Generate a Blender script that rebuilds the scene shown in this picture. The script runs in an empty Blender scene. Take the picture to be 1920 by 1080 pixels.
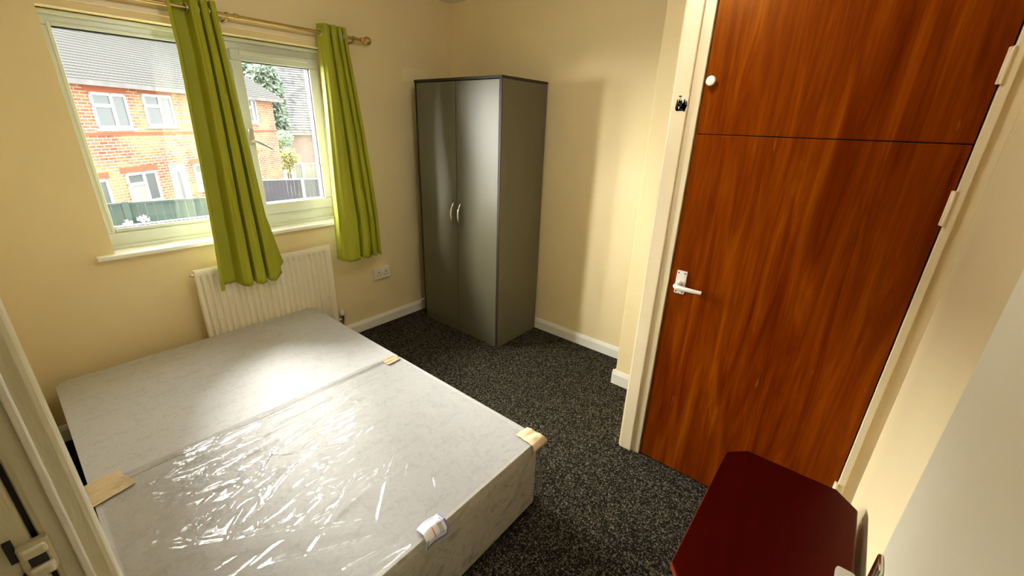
import bpy, bmesh, math, random
from mathutils import Vector, Matrix, noise

R = math.radians
random.seed(7)
scene = bpy.context.scene
COL = scene.collection

# ------------------------------------------------------------------ camera
CAM = Vector((-2.532, -2.748, 1.532))
YAW, PITCH, ROLL, FPX = R(39.12), R(-21.20), R(1.876), 789.3
fwd = Vector((math.cos(PITCH) * math.cos(YAW), math.cos(PITCH) * math.sin(YAW), math.sin(PITCH)))
rgt = Vector((math.sin(YAW), -math.cos(YAW), 0))
up = rgt.cross(fwd)
r2 = rgt * math.cos(ROLL) + up * math.sin(ROLL)
u2 = -rgt * math.sin(ROLL) + up * math.cos(ROLL)
cd = bpy.data.cameras.new('camera')
cd.sensor_fit = 'HORIZONTAL'
cd.sensor_width = 36.0
cd.lens = 36.0 * FPX / 1920.0
cd.clip_start = 0.02
cam = bpy.data.objects.new('camera', cd)
cam.matrix_world = Matrix(((r2.x, u2.x, -fwd.x, CAM.x), (r2.y, u2.y, -fwd.y, CAM.y),
                           (r2.z, u2.z, -fwd.z, CAM.z), (0, 0, 0, 1)))
COL.objects.link(cam)
scene.camera = cam

# ------------------------------------------------------------------ world, daylight, exposure
scene.view_settings.view_transform = 'Standard'
scene.view_settings.look = 'None'
scene.view_settings.gamma = 1.0
scene.view_settings.use_curve_mapping = False
scene.view_settings.exposure = 0.62
cy = scene.cycles
cy.max_bounces = 14
cy.diffuse_bounces = 9
cy.glossy_bounces = 6
cy.transmission_bounces = 8
cy.transparent_max_bounces = 24
cy.caustics_reflective = False
cy.caustics_refractive = False
cy.sample_clamp_indirect = 6.0
cy.use_denoising = True

world = bpy.data.worlds.new('overcast_sky')
scene.world = world
world.use_nodes = True
wn = world.node_tree
bg = wn.nodes['Background']
bg.inputs['Color'].default_value = (0.93, 0.97, 1.0, 1)
bg.inputs['Strength'].default_value = 5.2

sd = bpy.data.lights.new('veiled_sun', 'SUN')
sd.energy = 98.0
sd.angle = R(68)
sd.color = (1.0, 0.97, 0.90)
sun = bpy.data.objects.new('veiled_sun', sd)
sun.rotation_euler = Vector((0.45, -1.0, -0.30)).to_track_quat('-Z', 'Y').to_euler()
sun.location = (-2, 6, 6)
COL.objects.link(sun)

ld = bpy.data.lights.new('landing_light', 'AREA')
ld.energy = 0.8
ld.size = 0.5
ld.color = (1.0, 0.86, 0.66)
land = bpy.data.objects.new('landing_light', ld)
land.location = (-3.4, -2.5, 2.34)
COL.objects.link(land)

pd = bpy.data.lights.new('ceiling_fill', 'POINT')  # unseen fill lamp added to brighten the room; no fitting built
pd.energy = 13.0
pd.shadow_soft_size = 0.10
pd.color = (1.0, 0.97, 0.90)
fill_lamp = bpy.data.objects.new('ceiling_fill', pd)
fill_lamp.location = (-1.50, -2.05, 2.23)
COL.objects.link(fill_lamp)


# ------------------------------------------------------------------ materials
def mat(name, col, rough=0.6, metal=0.0, spec=0.5, coat=0.0):
    m = bpy.data.materials.new(name)
    m.use_nodes = True
    b = m.node_tree.nodes['Principled BSDF']
    b.inputs['Base Color'].default_value = (*col, 1)
    b.inputs['Roughness'].default_value = rough
    b.inputs['Metallic'].default_value = metal
    b.inputs['Specular IOR Level'].default_value = spec
    b.inputs['Coat Weight'].default_value = coat
    return m


def nd(m, t, **kw):
    n = m.node_tree.nodes.new(t)
    for k, v in kw.items():
        setattr(n, k, v)
    return n


def ln(m, a, b):
    m.node_tree.links.new(a, b)


def bsdf(m):
    return m.node_tree.nodes['Principled BSDF']


def coords(m, scale=(1, 1, 1), rot=(0, 0, 0)):
    tc = nd(m, 'ShaderNodeTexCoord')
    mp = nd(m, 'ShaderNodeMapping')
    mp.inputs['Scale'].default_value = scale
    mp.inputs['Rotation'].default_value = rot
    ln(m, tc.outputs['Object'], mp.inputs['Vector'])
    return mp.outputs['Vector']


def noise_node(m, vec, scale, detail=4, rough=0.55, dist=0.0):
    n = nd(m, 'ShaderNodeTexNoise')
    n.inputs['Scale'].default_value = scale
    n.inputs['Detail'].default_value = detail
    n.inputs['Roughness'].default_value = rough
    n.inputs['Distortion'].default_value = dist
    ln(m, vec, n.inputs['Vector'])
    return n


def ramp(m, fac, stops):
    r = nd(m, 'ShaderNodeValToRGB')
    e = r.color_ramp.elements
    while len(e) < len(stops):
        e.new(0.5)
    for i, (p, c) in enumerate(stops):
        e[i].position = p
        e[i].color = (*c, 1) if len(c) == 3 else c
    ln(m, fac, r.inputs['Fac'])
    return r.outputs['Color']


def bump(m, height, strength=0.3, dist=0.01):
    b = nd(m, 'ShaderNodeBump')
    b.inputs['Strength'].default_value = strength
    b.inputs['Distance'].default_value = dist
    ln(m, height, b.inputs['Height'])
    ln(m, b.outputs['Normal'], bsdf(m).inputs['Normal'])


def wobble(m, c0, c1, scale=3.0, bstr=0.0, bscale=60, detail=3, stretch=(1, 1, 1), bdist=0.004):
    v = coords(m, stretch)
    n = noise_node(m, v, scale, detail)
    ln(m, ramp(m, n.outputs['Fac'], [(0.3, c0), (0.7, c1)]), bsdf(m).inputs['Base Color'])
    if bstr:
        n2 = noise_node(m, v, bscale, 3)
        bump(m, n2.outputs['Fac'], bstr, bdist)
    return m


M = {}
M['wall'] = wobble(mat('cream_wall_paint', (0.78, 0.66, 0.41), 0.75), (0.74, 0.615, 0.355), (0.775, 0.65, 0.39), 2.5, 0.25, 35, bdist=0.003)
M['patch'] = wobble(mat('filler_patch', (0.78, 0.68, 0.45), 0.8), (0.77, 0.66, 0.41), (0.80, 0.70, 0.46), 9, 0.5, 25, bdist=0.004)
M['ceiling'] = wobble(mat('ceiling_white', (0.82, 0.80, 0.74), 0.85), (0.80, 0.78, 0.71), (0.84, 0.82, 0.76), 3, 0.3, 50)
M['gloss_trim'] = wobble(mat('cream_gloss_paint', (0.80, 0.74, 0.58), 0.35), (0.78, 0.72, 0.55), (0.82, 0.76, 0.60), 5, 0.1, 40)
M['white_trim'] = wobble(mat('white_gloss_paint', (0.82, 0.80, 0.72), 0.35), (0.79, 0.76, 0.67), (0.84, 0.82, 0.74), 5, 0.1, 30)
M['frame_paint'] = wobble(mat('cream_frame_paint', (0.80, 0.68, 0.47), 0.4), (0.77, 0.65, 0.43), (0.82, 0.71, 0.50), 4, 0.15, 25)
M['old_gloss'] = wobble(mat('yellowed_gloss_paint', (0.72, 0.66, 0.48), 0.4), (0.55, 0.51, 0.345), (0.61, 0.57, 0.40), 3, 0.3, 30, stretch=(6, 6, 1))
M['upvc'] = mat('window_upvc', (0.58, 0.61, 0.56), 0.3)
M['upvc_white'] = mat('white_plastic', (0.85, 0.85, 0.82), 0.3)
M['door_paint'] = wobble(mat('cream_door_paint', (0.80, 0.74, 0.57), 0.45), (0.84, 0.79, 0.62), (0.86, 0.81, 0.65), 4, 0.1, 30)
M['sill'] = wobble(mat('sill_gloss', (0.85, 0.84, 0.78), 0.25), (0.83, 0.82, 0.75), (0.87, 0.86, 0.80), 4)
M['gasket'] = mat('black_gasket', (0.02, 0.02, 0.02), 0.6)
M['dark'] = mat('dark_gap', (0.012, 0.010, 0.008), 0.8)
M['white_metal'] = wobble(mat('white_aluminium', (0.80, 0.76, 0.70), 0.35), (0.78, 0.73, 0.66), (0.84, 0.80, 0.75), 30)
M['chrome'] = mat('chrome', (0.82, 0.81, 0.78), 0.16, 1.0)
M['satin'] = mat('satin_aluminium', (0.70, 0.68, 0.60), 0.35, 0.35)
M['steel'] = mat('brushed_steel', (0.55, 0.53, 0.48), 0.3, 1.0)
M['brass'] = mat('aged_brass', (0.45, 0.31, 0.11), 0.35, 0.9)
M['white_pl'] = mat('socket_plastic', (0.78, 0.72, 0.60), 0.35)
M['radiator'] = mat('radiator_enamel', (0.83, 0.77, 0.62), 0.3)
M['wardrobe'] = wobble(mat('grey_wardrobe_board', (0.20, 0.18, 0.13), 0.44, spec=0.4), (0.092, 0.082, 0.050), (0.101, 0.090, 0.056), 4, 0.06, 120, stretch=(1, 1, 0.4))
M['ward_edge'] = mat('dark_edge_band', (0.022, 0.016, 0.011), 0.55, spec=0.25)


def carpet_mat():
    m = mat('charcoal_fleck_carpet', (0.03, 0.028, 0.026), 1.0, spec=0.05)
    v = coords(m)
    vo = nd(m, 'ShaderNodeTexVoronoi')
    vo.inputs['Scale'].default_value = 210
    ln(m, v, vo.inputs['Vector'])
    big = noise_node(m, v, 3, 2)
    n = noise_node(m, v, 90, 3, 0.7)
    sx = nd(m, 'ShaderNodeSeparateColor')
    ln(m, vo.outputs['Color'], sx.inputs['Color'])
    c1 = ramp(m, sx.outputs['Red'], [(0.0, (0.006, 0.005, 0.0035)), (0.35, (0.014, 0.012, 0.0085)), (0.68, (0.036, 0.031, 0.022)), (0.97, (0.165, 0.145, 0.108))])
    mx = nd(m, 'ShaderNodeMix', data_type='RGBA', blend_type='MULTIPLY')
    mx.inputs['Factor'].default_value = 0.8
    ln(m, c1, mx.inputs['A'])
    ln(m, ramp(m, n.outputs['Fac'], [(0.3, (0.45, 0.45, 0.45)), (0.65, (1.2, 1.2, 1.2))]), mx.inputs['B'])
    ln(m, mx.outputs['Result'], bsdf(m).inputs['Base Color'])
    bump(m, n.outputs['Fac'], 0.8, 0.012)
    return m


M['carpet'] = carpet_mat()


def veneer_mat():
    m = mat('sapele_veneer', (0.14, 0.035, 0.006), 0.34, spec=0.32, coat=0.0)
    bsdf(m).inputs['Coat Roughness'].default_value = 0.25
    bsdf(m).inputs['Specular Tint'].default_value = (1.0, 0.42, 0.08, 1)
    v = coords(m, (1, 6.0, 0.55))
    n1 = noise_node(m, v, 2.6, 6, 0.6, 0.9)
    v2 = coords(m, (1, 34.0, 0.9))
    n2 = noise_node(m, v2, 3.0, 5, 0.65, 0.3)
    c = ramp(m, n1.outputs['Fac'], [(0.28, (0.082, 0.0055, 0.0003)), (0.5, (0.170, 0.026, 0.0006)), (0.72, (0.265, 0.060, 0.001))])
    mx = nd(m, 'ShaderNodeMix', data_type='RGBA', blend_type='MULTIPLY')
    mx.inputs['Factor'].default_value = 0.55
    ln(m, c, mx.inputs['A'])
    ln(m, ramp(m, n2.outputs['Fac'], [(0.3, (0.5, 0.42, 0.4)), (0.6, (1.1, 1.1, 1.1))]), mx.inputs['B'])
    # short pale scratches
    v3 = coords(m, (1, 26.0, 3.4), (R(12), 0, 0))
    n3 = noise_node(m, v3, 2.2, 2, 0.5)
    mk = ramp(m, n3.outputs['Fac'], [(0.735, (0, 0, 0)), (0.77, (1, 1, 1))])
    mx2 = nd(m, 'ShaderNodeMix', data_type='RGBA')
    ms = nd(m, 'ShaderNodeMath', operation='MULTIPLY')
    ms.inputs[1].default_value = 0.5
    ln(m, mk, ms.inputs[0])
    ln(m, ms.outputs[0], mx2.inputs['Factor'])
    ln(m, mx.outputs['Result'], mx2.inputs['A'])
    mx2.inputs['B'].default_value = (0.26, 0.09, 0.02, 1)
    ln(m, mx2.outputs['Result'], bsdf(m).inputs['Base Color'])
    bump(m, n2.outputs['Fac'], 0.08, 0.003)
    return m


M['veneer'] = veneer_mat()


def mahogany():
    m = mat('dark_mahogany', (0.06, 0.004, 0.002), 0.3, spec=0.35)
    bsdf(m).inputs['Specular Tint'].default_value = (1.0, 0.10, 0.04, 1)
    v = coords(m, (1.2, 14, 6))
    n = noise_node(m, v, 3.5, 5, 0.6, 0.3)
    ln(m, ramp(m, n.outputs['Fac'], [(0.3, (0.018, 0.0004, 0.0002)), (0.7, (0.028, 0.0006, 0.0003))]), bsdf(m).inputs['Base Color'])
    return m


M['mahogany'] = mahogany()
M['mahogany_edge'] = mat('mahogany_edge', (0.14, 0.020, 0.006), 0.35)


def divan_mat():
    m = mat('divan_damask', (0.74, 0.72, 0.69), 0.6)
    v = coords(m)
    n1 = noise_node(m, v, 26, 4, 0.6, 1.2)
    n2 = noise_node(m, v, 210, 2)
    c = ramp(m, n1.outputs['Fac'], [(0.35, (0.445, 0.443, 0.438)), (0.52, (0.505, 0.503, 0.502)), (0.66, (0.468, 0.466, 0.461))])
    ln(m, c, bsdf(m).inputs['Base Color'])
    ad = nd(m, 'ShaderNodeMath', operation='ADD')
    ln(m, n1.outputs['Fac'], ad.inputs[0])
    ln(m, n2.outputs['Fac'], ad.inputs[1])
    bump(m, ad.outputs[0], 0.25, 0.003)
    return m


M['divan'] = divan_mat()


def side_shade_mat():
    m = mat('divan_damask_shaded', (0.5, 0.47, 0.38), 0.5)  # same damask as the top; khaki of shade and bounced light painted in
    v = coords(m)
    n1 = noise_node(m, v, 13, 4, 0.6, 1.8)
    ln(m, ramp(m, n1.outputs['Fac'], [(0.36, (0.40, 0.375, 0.30)), (0.5, (0.60, 0.57, 0.48)), (0.64, (0.50, 0.47, 0.38))]), bsdf(m).inputs['Base Color'])
    bump(m, n1.outputs['Fac'], 0.25, 0.004)
    return m


M['divan_side_shade'] = side_shade_mat()
M['print'] = mat('grey_woven_print', (0.415, 0.41, 0.40), 0.6)


def thin_fresnel(m, ior):
    """Fresnel of a thin sheet: the same from both of its sides"""
    ge = nd(m, 'ShaderNodeNewGeometry')
    mi = nd(m, 'ShaderNodeMix', data_type='FLOAT')
    ln(m, ge.outputs['Backfacing'], mi.inputs['Factor'])
    mi.inputs['A'].default_value = ior
    mi.inputs['B'].default_value = 1.0 / ior
    fr = nd(m, 'ShaderNodeFresnel')
    ln(m, mi.outputs['Result'], fr.inputs['IOR'])
    return fr


def film_mat():
    m = bpy.data.materials.new('clear_polythene')
    m.use_nodes = True
    nt = m.node_tree
    nt.nodes.remove(nt.nodes['Principled BSDF'])
    out = nt.nodes['Material Output']
    tr = nd(m, 'ShaderNodeBsdfTransparent')
    tr.inputs['Color'].default_value = (0.93, 0.93, 0.93, 1)
    gl = nd(m, 'ShaderNodeBsdfGlossy')
    gl.inputs['Roughness'].default_value = 0.10
    gl.inputs['Color'].default_value = (1, 1, 1, 1)
    fr = thin_fresnel(m, 1.5)
    v = coords(m, (1, 1, 1))
    n = noise_node(m, v, 30, 4, 0.6, 1.0)
    bp = nd(m, 'ShaderNodeBump')
    bp.inputs['Strength'].default_value = 0.22
    bp.inputs['Distance'].default_value = 0.004
    ln(m, n.outputs['Fac'], bp.inputs['Height'])
    ln(m, bp.outputs['Normal'], gl.inputs['Normal'])
    ln(m, bp.outputs['Normal'], fr.inputs['Normal'])
    mm = nd(m, 'ShaderNodeMath', operation='MULTIPLY')
    mm.inputs[1].default_value = 0.95
    ln(m, fr.outputs[0], mm.inputs[0])
    mx = nd(m, 'ShaderNodeMixShader')
    ln(m, mm.outputs[0], mx.inputs[0])
    ln(m, tr.outputs[0], mx.inputs[1])
    ln(m, gl.outputs[0], mx.inputs[2])
    ln(m, mx.outputs[0], out.inputs['Surface'])
    return m


M['film'] = film_mat()


def glass_mat():
    m = bpy.data.materials.new('window_glass')
    m.use_nodes = True
    nt = m.node_tree
    nt.nodes.remove(nt.nodes['Principled BSDF'])
    out = nt.nodes['Material Output']
    tr = nd(m, 'ShaderNodeBsdfTransparent')
    tr.inputs['Color'].default_value = (0.98, 0.99, 0.985, 1)
    gl = nd(m, 'ShaderNodeBsdfGlossy')
    gl.inputs['Roughness'].default_value = 0.02
    mx = nd(m, 'ShaderNodeMixShader')
    fr = thin_fresnel(m, 1.45)
    ln(m, fr.outputs[0], mx.inputs[0])
    ln(m, tr.outputs[0], mx.inputs[1])
    ln(m, gl.outputs[0], mx.inputs[2])
    ln(m, mx.outputs[0], out.inputs['Surface'])
    return m


M['glass'] = glass_mat()


def curtain_mat():
    m = mat('lime_curtain_cotton', (0.40, 0.43, 0.02), 0.7)
    nt = m.node_tree
    b = bsdf(m)
    v = coords(m, (1, 1, 1))
    n = noise_node(m, v, 350, 2)
    ln(m, ramp(m, n.outputs['Fac'], [(0.3, (0.29, 0.305, 0.010)), (0.7, (0.35, 0.365, 0.015))]), b.inputs['Base Color'])
    bump(m, n.outputs['Fac'], 0.15, 0.001)
    t = nd(m, 'ShaderNodeBsdfTranslucent')
    t.inputs['Color'].default_value = (0.50, 0.54, 0.025, 1)
    mx = nd(m, 'ShaderNodeMixShader')
    mx.inputs[0].default_value = 0.05
    out = nt.nodes['Material Output']
    ln(m, b.outputs[0], mx.inputs[1])
    ln(m, t.outputs[0], mx.inputs[2])
    ln(m, mx.outputs[0], out.inputs['Surface'])
    return m


M['curtain'] = curtain_mat()
M['lining'] = mat('dull_curtain_reverse', (0.25, 0.255, 0.15), 0.8, spec=0.1)


def tape_mat():
    m = mat('tan_packing_tape', (0.62, 0.45, 0.24), 0.35)
    v = coords(m, (1, 1, 1))
    n = noise_node(m, v, 60, 3)
    ln(m, ramp(m, n.outputs['Fac'], [(0.3, (0.60, 0.465, 0.285)), (0.7, (0.64, 0.505, 0.32))]), bsdf(m).inputs['Base Color'])
    bump(m, n.outputs['Fac'], 0.15, 0.002)
    return m


M['tape'] = tape_mat()
M['paper'] = mat('label_paper', (0.84, 0.84, 0.86), 0.5)
M['blue_ink'] = mat('label_blue', (0.10, 0.12, 0.32), 0.5)
M['red_ink'] = mat('label_red', (0.55, 0.18, 0.16), 0.5)
M['grey_ink'] = mat('label_grey', (0.35, 0.35, 0.38), 0.5)
M['sticker_black'] = mat('sticker_black', (0.015, 0.012, 0.01), 0.4)
M['sticker_white'] = mat('sticker_white', (0.80, 0.78, 0.70), 0.4)


def brick_mat(name, c1, c2, mortar, patch=None, rot=None):
    m = mat(name, c1, 0.9, spec=0.1)
    v = coords(m, (1, 1, 1), rot or (R(90), 0, 0))
    b = nd(m, 'ShaderNodeTexBrick')
    b.inputs['Scale'].default_value = 1.0
    b.inputs['Brick Width'].default_value = 0.3
    b.inputs['Row Height'].default_value = 0.1
    b.inputs['Mortar Size'].default_value = 0.014
    b.inputs['Color1'].default_value = (*c1, 1)
    b.inputs['Color2'].default_value = (*c2, 1)
    b.inputs['Mortar'].default_value = (*mortar, 1)
    b.inputs['Bias'].default_value = -0.1
    ln(m, v, b.inputs['Vector'])
    res = b.outputs['Color']
    n = noise_node(m, v, 0.55, 4, 0.6)
    if patch:  # yellow glow of reflected light, painted into the brick in noise patches
        mx = nd(m, 'ShaderNodeMix', data_type='RGBA', blend_type='MIX')
        ms = nd(m, 'ShaderNodeMath', operation='MULTIPLY')
        ms.inputs[1].default_value = 0.6
        ln(m, ramp(m, n.outputs['Fac'], [(0.45, (0, 0, 0)), (0.6, (1, 1, 1))]), ms.inputs[0])
        ln(m, ms.outputs[0], mx.inputs['Factor'])
        ln(m, res, mx.inputs['A'])
        mx.inputs['B'].default_value = (*patch, 1)
        res = mx.outputs['Result']
    ln(m, res, bsdf(m).inputs['Base Color'])
    return m


M['brick'] = brick_mat('orange_red_brick', (0.36, 0.135, 0.075), (0.23, 0.060, 0.032), (0.46, 0.34, 0.26), (0.40, 0.29, 0.15))
M['brick_far'] = brick_mat('dull_brick', (0.260, 0.160, 0.140), (0.220, 0.130, 0.115), (0.300, 0.240, 0.220))
M['soldier'] = mat('red_soldier_brick', (0.340, 0.105, 0.060), 0.9, spec=0.1)
M['roof'] = wobble(mat('pale_roof_tiles', (0.30, 0.29, 0.25), 0.8), (0.25, 0.245, 0.22), (0.34, 0.335, 0.31), 1.6, 0, detail=6)
M['roof_far'] = wobble(mat('grey_far_roof', (0.28, 0.27, 0.26), 0.9), (0.07, 0.065, 0.062), (0.21, 0.205, 0.20), 2.4, 0, detail=8)
M['roof_riser_shade'] = mat('tile_shadow_joint', (0.09, 0.086, 0.074), 0.9)  # dark riser colour paints in the shade under each tile course
M['soffit'] = wobble(mat('grey_gutter', (0.150, 0.135, 0.125), 0.7), (0.130, 0.115, 0.105), (0.180, 0.165, 0.155), 3)
M['ext_glass'] = mat('house_window_glass', (0.110, 0.115, 0.110), 0.15)
M['ext_blind'] = mat('cream_blind', (0.275, 0.260, 0.210), 0.6)
M['ext_white'] = mat('house_upvc', (0.475, 0.475, 0.475), 0.4)
M['fence_green'] = wobble(mat('dark_green_fence', (0.04, 0.07, 0.055), 0.8), (0.028, 0.045, 0.040), (0.045, 0.072, 0.056), 2.0)
M['fence_purple'] = wobble(mat('slate_fence', (0.07, 0.06, 0.08), 0.8), (0.050, 0.043, 0.058), (0.085, 0.088, 0.092), 0.6)
M['fence_grey'] = wobble(mat('weathered_fence', (0.210, 0.200, 0.160), 0.8), (0.180, 0.170, 0.135), (0.240, 0.230, 0.190), 2)
M['concrete'] = mat('pale_concrete', (0.400, 0.400, 0.400), 0.8)
M['ground'] = wobble(mat('garden_ground', (0.110, 0.120, 0.070), 0.95), (0.070, 0.090, 0.040), (0.150, 0.140, 0.100), 0.6)
M['leaf_dark'] = wobble(mat('dark_foliage', (0.10, 0.14, 0.09), 0.8), (0.10, 0.13, 0.09), (0.20, 0.25, 0.18), 0.8)
M['leaf_pale'] = wobble(mat('pale_foliage', (0.20, 0.27, 0.17), 0.8), (0.17, 0.24, 0.15), (0.30, 0.36, 0.26), 0.8)
M['leaf_yel'] = wobble(mat('yellow_foliage', (0.250, 0.250, 0.090), 0.8), (0.200, 0.210, 0.070), (0.330, 0.320, 0.140), 1.5)
M['bark'] = mat('bark', (0.070, 0.055, 0.040), 0.9)
M['petal'] = mat('white_petals', (0.475, 0.465, 0.475), 0.7)


# ------------------------------------------------------------------ mesh helpers
def box(bm, x0, x1, y0, y1, z0, z1, bev=0.0, seg=2):
    vs = [bm.verts.new((x, y, z)) for x in (x0, x1) for y in (y0, y1) for z in (z0, z1)]
    idx = [(0, 1, 3, 2), (4, 6, 7, 5), (0, 4, 5, 1), (2, 3, 7, 6), (0, 2, 6, 4), (1, 5, 7, 3)]
    fs = [bm.faces.new([vs[i] for i in f]) for f in idx]
    if bev > 0:
        es = list({e for f in fs for e in f.edges})
        bmesh.ops.bevel(bm, geom=es, offset=bev, segments=seg, profile=0.5, affect='EDGES')


def B(*a, **k):
    bm = bmesh.new()
    box(bm, *a, **k)
    return bm


def boxes(lst, bev=0.0):
    bm = bmesh.new()
    for b in lst:
        box(bm, *b, bev=bev)
    return bm


def tube(bm, pts, r, n=12, caps=True):
    pts = [Vector(p) for p in pts]
    rs = r if isinstance(r, (list, tuple)) else [r] * len(pts)
    rings = []
    prev = None
    for i, p in enumerate(pts):
        t = (pts[min(i + 1, len(pts) - 1)] - pts[max(i - 1, 0)]).normalized()
        if prev is None:
            a = t.orthogonal().normalized()
        else:
            a = (prev - t * prev.dot(t)).normalized()
        prev = a
        b = t.cross(a)
        rings.append([bm.verts.new(p + (a * math.cos(2 * math.pi * k / n) + b * math.sin(2 * math.pi * k / n)) * rs[i]) for k in range(n)])
    for i in range(len(rings) - 1):
        for k in range(n):
            bm.faces.new((rings[i][k], rings[i][(k + 1) % n], rings[i + 1][(k + 1) % n], rings[i + 1][k]))
    if caps:
        bm.faces.new(rings[0][::-1])
        bm.faces.new(rings[-1])


def T(pts, r, n=12):
    bm = bmesh.new()
    tube(bm, pts, r, n)
    return bm


def lathe(bm, prof, axis, origin, n=24):
    """prof: (distance along axis, radius)"""
    ax = Vector(axis).normalized()
    o = Vector(origin)
    tube(bm, [o + ax * d for d, _ in prof], [max(q, 1e-4) for _, q in prof], n)


def prism(bm, poly, z0, z1, bev=0.0, seg=2):
    lo = [bm.verts.new((x, y, z0)) for x, y in poly]
    hi = [bm.verts.new((x, y, z1)) for x, y in poly]
    fs = [bm.faces.new(lo[::-1]), bm.faces.new(hi)]
    n = len(poly)
    for i in range(n):
        fs.append(bm.faces.new((lo[i], lo[(i + 1) % n], hi[(i + 1) % n], hi[i])))
    if bev > 0:
        es = list({e for f in fs for e in f.edges})
        bmesh.ops.bevel(bm, geom=es, offset=bev, segments=seg, profile=0.5, affect='EDGES')


def grid(bm, nu, nv, fn):
    vs = [[bm.verts.new(fn(i / nu, j / nv)) for j in range(nv + 1)] for i in range(nu + 1)]
    for i in range(nu):
        for j in range(nv):
            bm.faces.new((vs[i][j], vs[i + 1][j], vs[i + 1][j + 1], vs[i][j + 1]))
    return vs


def obj(name, bm, m, parent=None, smooth=False, angle=40):
    bmesh.ops.recalc_face_normals(bm, faces=bm.faces)
    me = bpy.data.meshes.new(name)
    base = Vector(parent['_base']) if parent is not None and '_base' in parent else Vector((0, 0, 0))
    if parent is None:
        # origin at the base centre of the mesh
        cs = [v.co for v in bm.verts]
        lo = Vector((min(c.x for c in cs), min(c.y for c in cs), min(c.z for c in cs)))
        hi = Vector((max(c.x for c in cs), max(c.y for c in cs), max(c.z for c in cs)))
        base = Vector(((lo.x + hi.x) / 2, (lo.y + hi.y) / 2, lo.z))
    bm.transform(Matrix.Translation(-base))
    bm.to_mesh(me)
    bm.free()
    for mm in (m if isinstance(m, list) else [m]):
        me.materials.append(mm)
    if smooth:
        for p in me.polygons:
            p.use_smooth = True
        try:
            me.set_sharp_from_angle(angle=R(angle))
        except Exception:
            pass
    o = bpy.data.objects.new(name, me)
    COL.objects.link(o)
    if parent is None:
        o.location = base
        o['_base'] = list(base)
    else:
        o.parent = parent
        o['_base'] = list(base)
    return o


def thing(name, loc, label=None, cat=None, group=None):
    o = bpy.data.objects.new(name, None)
    o.empty_display_size = 0.1
    COL.objects.link(o)
    o.location = loc
    o['_base'] = list(loc)
    if label:
        o['label'] = label
        o['category'] = cat
    if group:
        o['group'] = group
    return o


def tag(o, label, cat, group=None, kind=None):
    o['label'] = label
    o['category'] = cat
    if group:
        o['group'] = group
    if kind:
        o['kind'] = kind
    return o


def struct(name, bm, m, smooth=False):
    o = obj(name, bm, m, None, smooth)
    o['kind'] = 'structure'
    return o


# ------------------------------------------------------------------ room shell
XL, YR, ZC = -2.66, -3.0, 2.36
WX0, WX1, WZ0, WZ1 = -2.242, -1.035, 0.866, 1.928       # window opening
WT = 0.28                                               # outer wall thickness
struct('floor', B(-4.2, 0.0, -3.4, 0.0, -0.12, 0.0), M['carpet'])
struct('ceiling', B(-4.2, 0.15, -3.4, WT, ZC, ZC + 0.12), M['ceiling'])
struct('wall_window', boxes([(-4.2, WX0, 0, WT, -0.12, ZC), (WX1, 0.15, 0, WT, -0.12, ZC),
                             (WX0, WX1, 0, WT, -0.12, WZ0), (WX0, WX1, 0, WT, WZ1, ZC)]), M['wall'])
obj('filler_patch', B(-0.47, -0.235, -0.0016, 0.0004, 1.80, 1.89, bev=0.0007), M['patch'], bpy.data.objects['wall_window'])
struct('wall_back', B(0, 0.15, -3.0, 0, -0.12, ZC), M['wall'])
struct('wall_right', B(-4.2, 0.15, YR - 0.15, YR, -0.12, ZC), M['wall'])
struct('wall_left', boxes([(XL - 0.11, XL, -2.08, 0, 0, ZC), (XL - 0.11, XL, -2.95, -2.08, 2.02, ZC), (XL - 0.11, XL, -3.0, -2.95, 0, ZC)]), M['wall'])
struct('wall_landing', boxes([(-4.0, -3.9, -3.0, 0, 0, ZC), (-3.9, XL - 0.11, -1.3, -1.2, 0, ZC)]), M['wall'])
struct('wall_boxing', B(-0.30, 0, -2.085, -1.808, 0, ZC, bev=0.004), M['wall'])


def skirt(bm, run, axis, off, sign, h=0.084, t=0.016):
    a, b = run
    prof = [(0, 0), (t, 0), (t, h * 0.72), (t * 0.75, h * 0.86), (t * 0.45, h), (0, h)]
    ends = []
    for q in (a, b):
        ring = []
        for d, z in prof:
            ring.append(bm.verts.new((q, off + sign * d, z) if axis == 'x' else (off + sign * d, q, z)))
        ends.append(ring)
    n = len(prof)
    for i in range(n):
        bm.faces.new((ends[0][i], ends[0][(i + 1) % n], ends[1][(i + 1) % n], ends[1][i]))
    bm.faces.new(ends[0][::-1])
    bm.faces.new(ends[1])


bm = bmesh.new(); skirt(bm, (XL, 0), 'x', 0, -1); struct('baseboard_window', bm, M['white_trim'])
bm = bmesh.new(); skirt(bm, (-1.808, -0.016), 'y', 0, -1); struct('baseboard_back', bm, M['white_trim'])
bm = bmesh.new(); skirt(bm, (-2.085, -1.792), 'y', -0.30, -1, h=0.095); skirt(bm, (-0.30, -0.016), 'x', -1.808, 1, h=0.095)
struct('baseboard_boxing', bm, M['white_trim'])
bm = bmesh.new(); skirt(bm, (-2.03, -0.016), 'y', XL, 1); struct('baseboard_left', bm, M['white_trim'])
bm = bmesh.new(); skirt(bm, (-1.8, -0.80), 'x', YR, 1); struct('baseboard_right', bm, M['white_trim'])

# batten above the window that carries the pole brackets
struct('trim_1', B(-2.40, -0.98, -0.014, 0, 1.955, 1.980, bev=0.003), M['frame_paint'])

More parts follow.
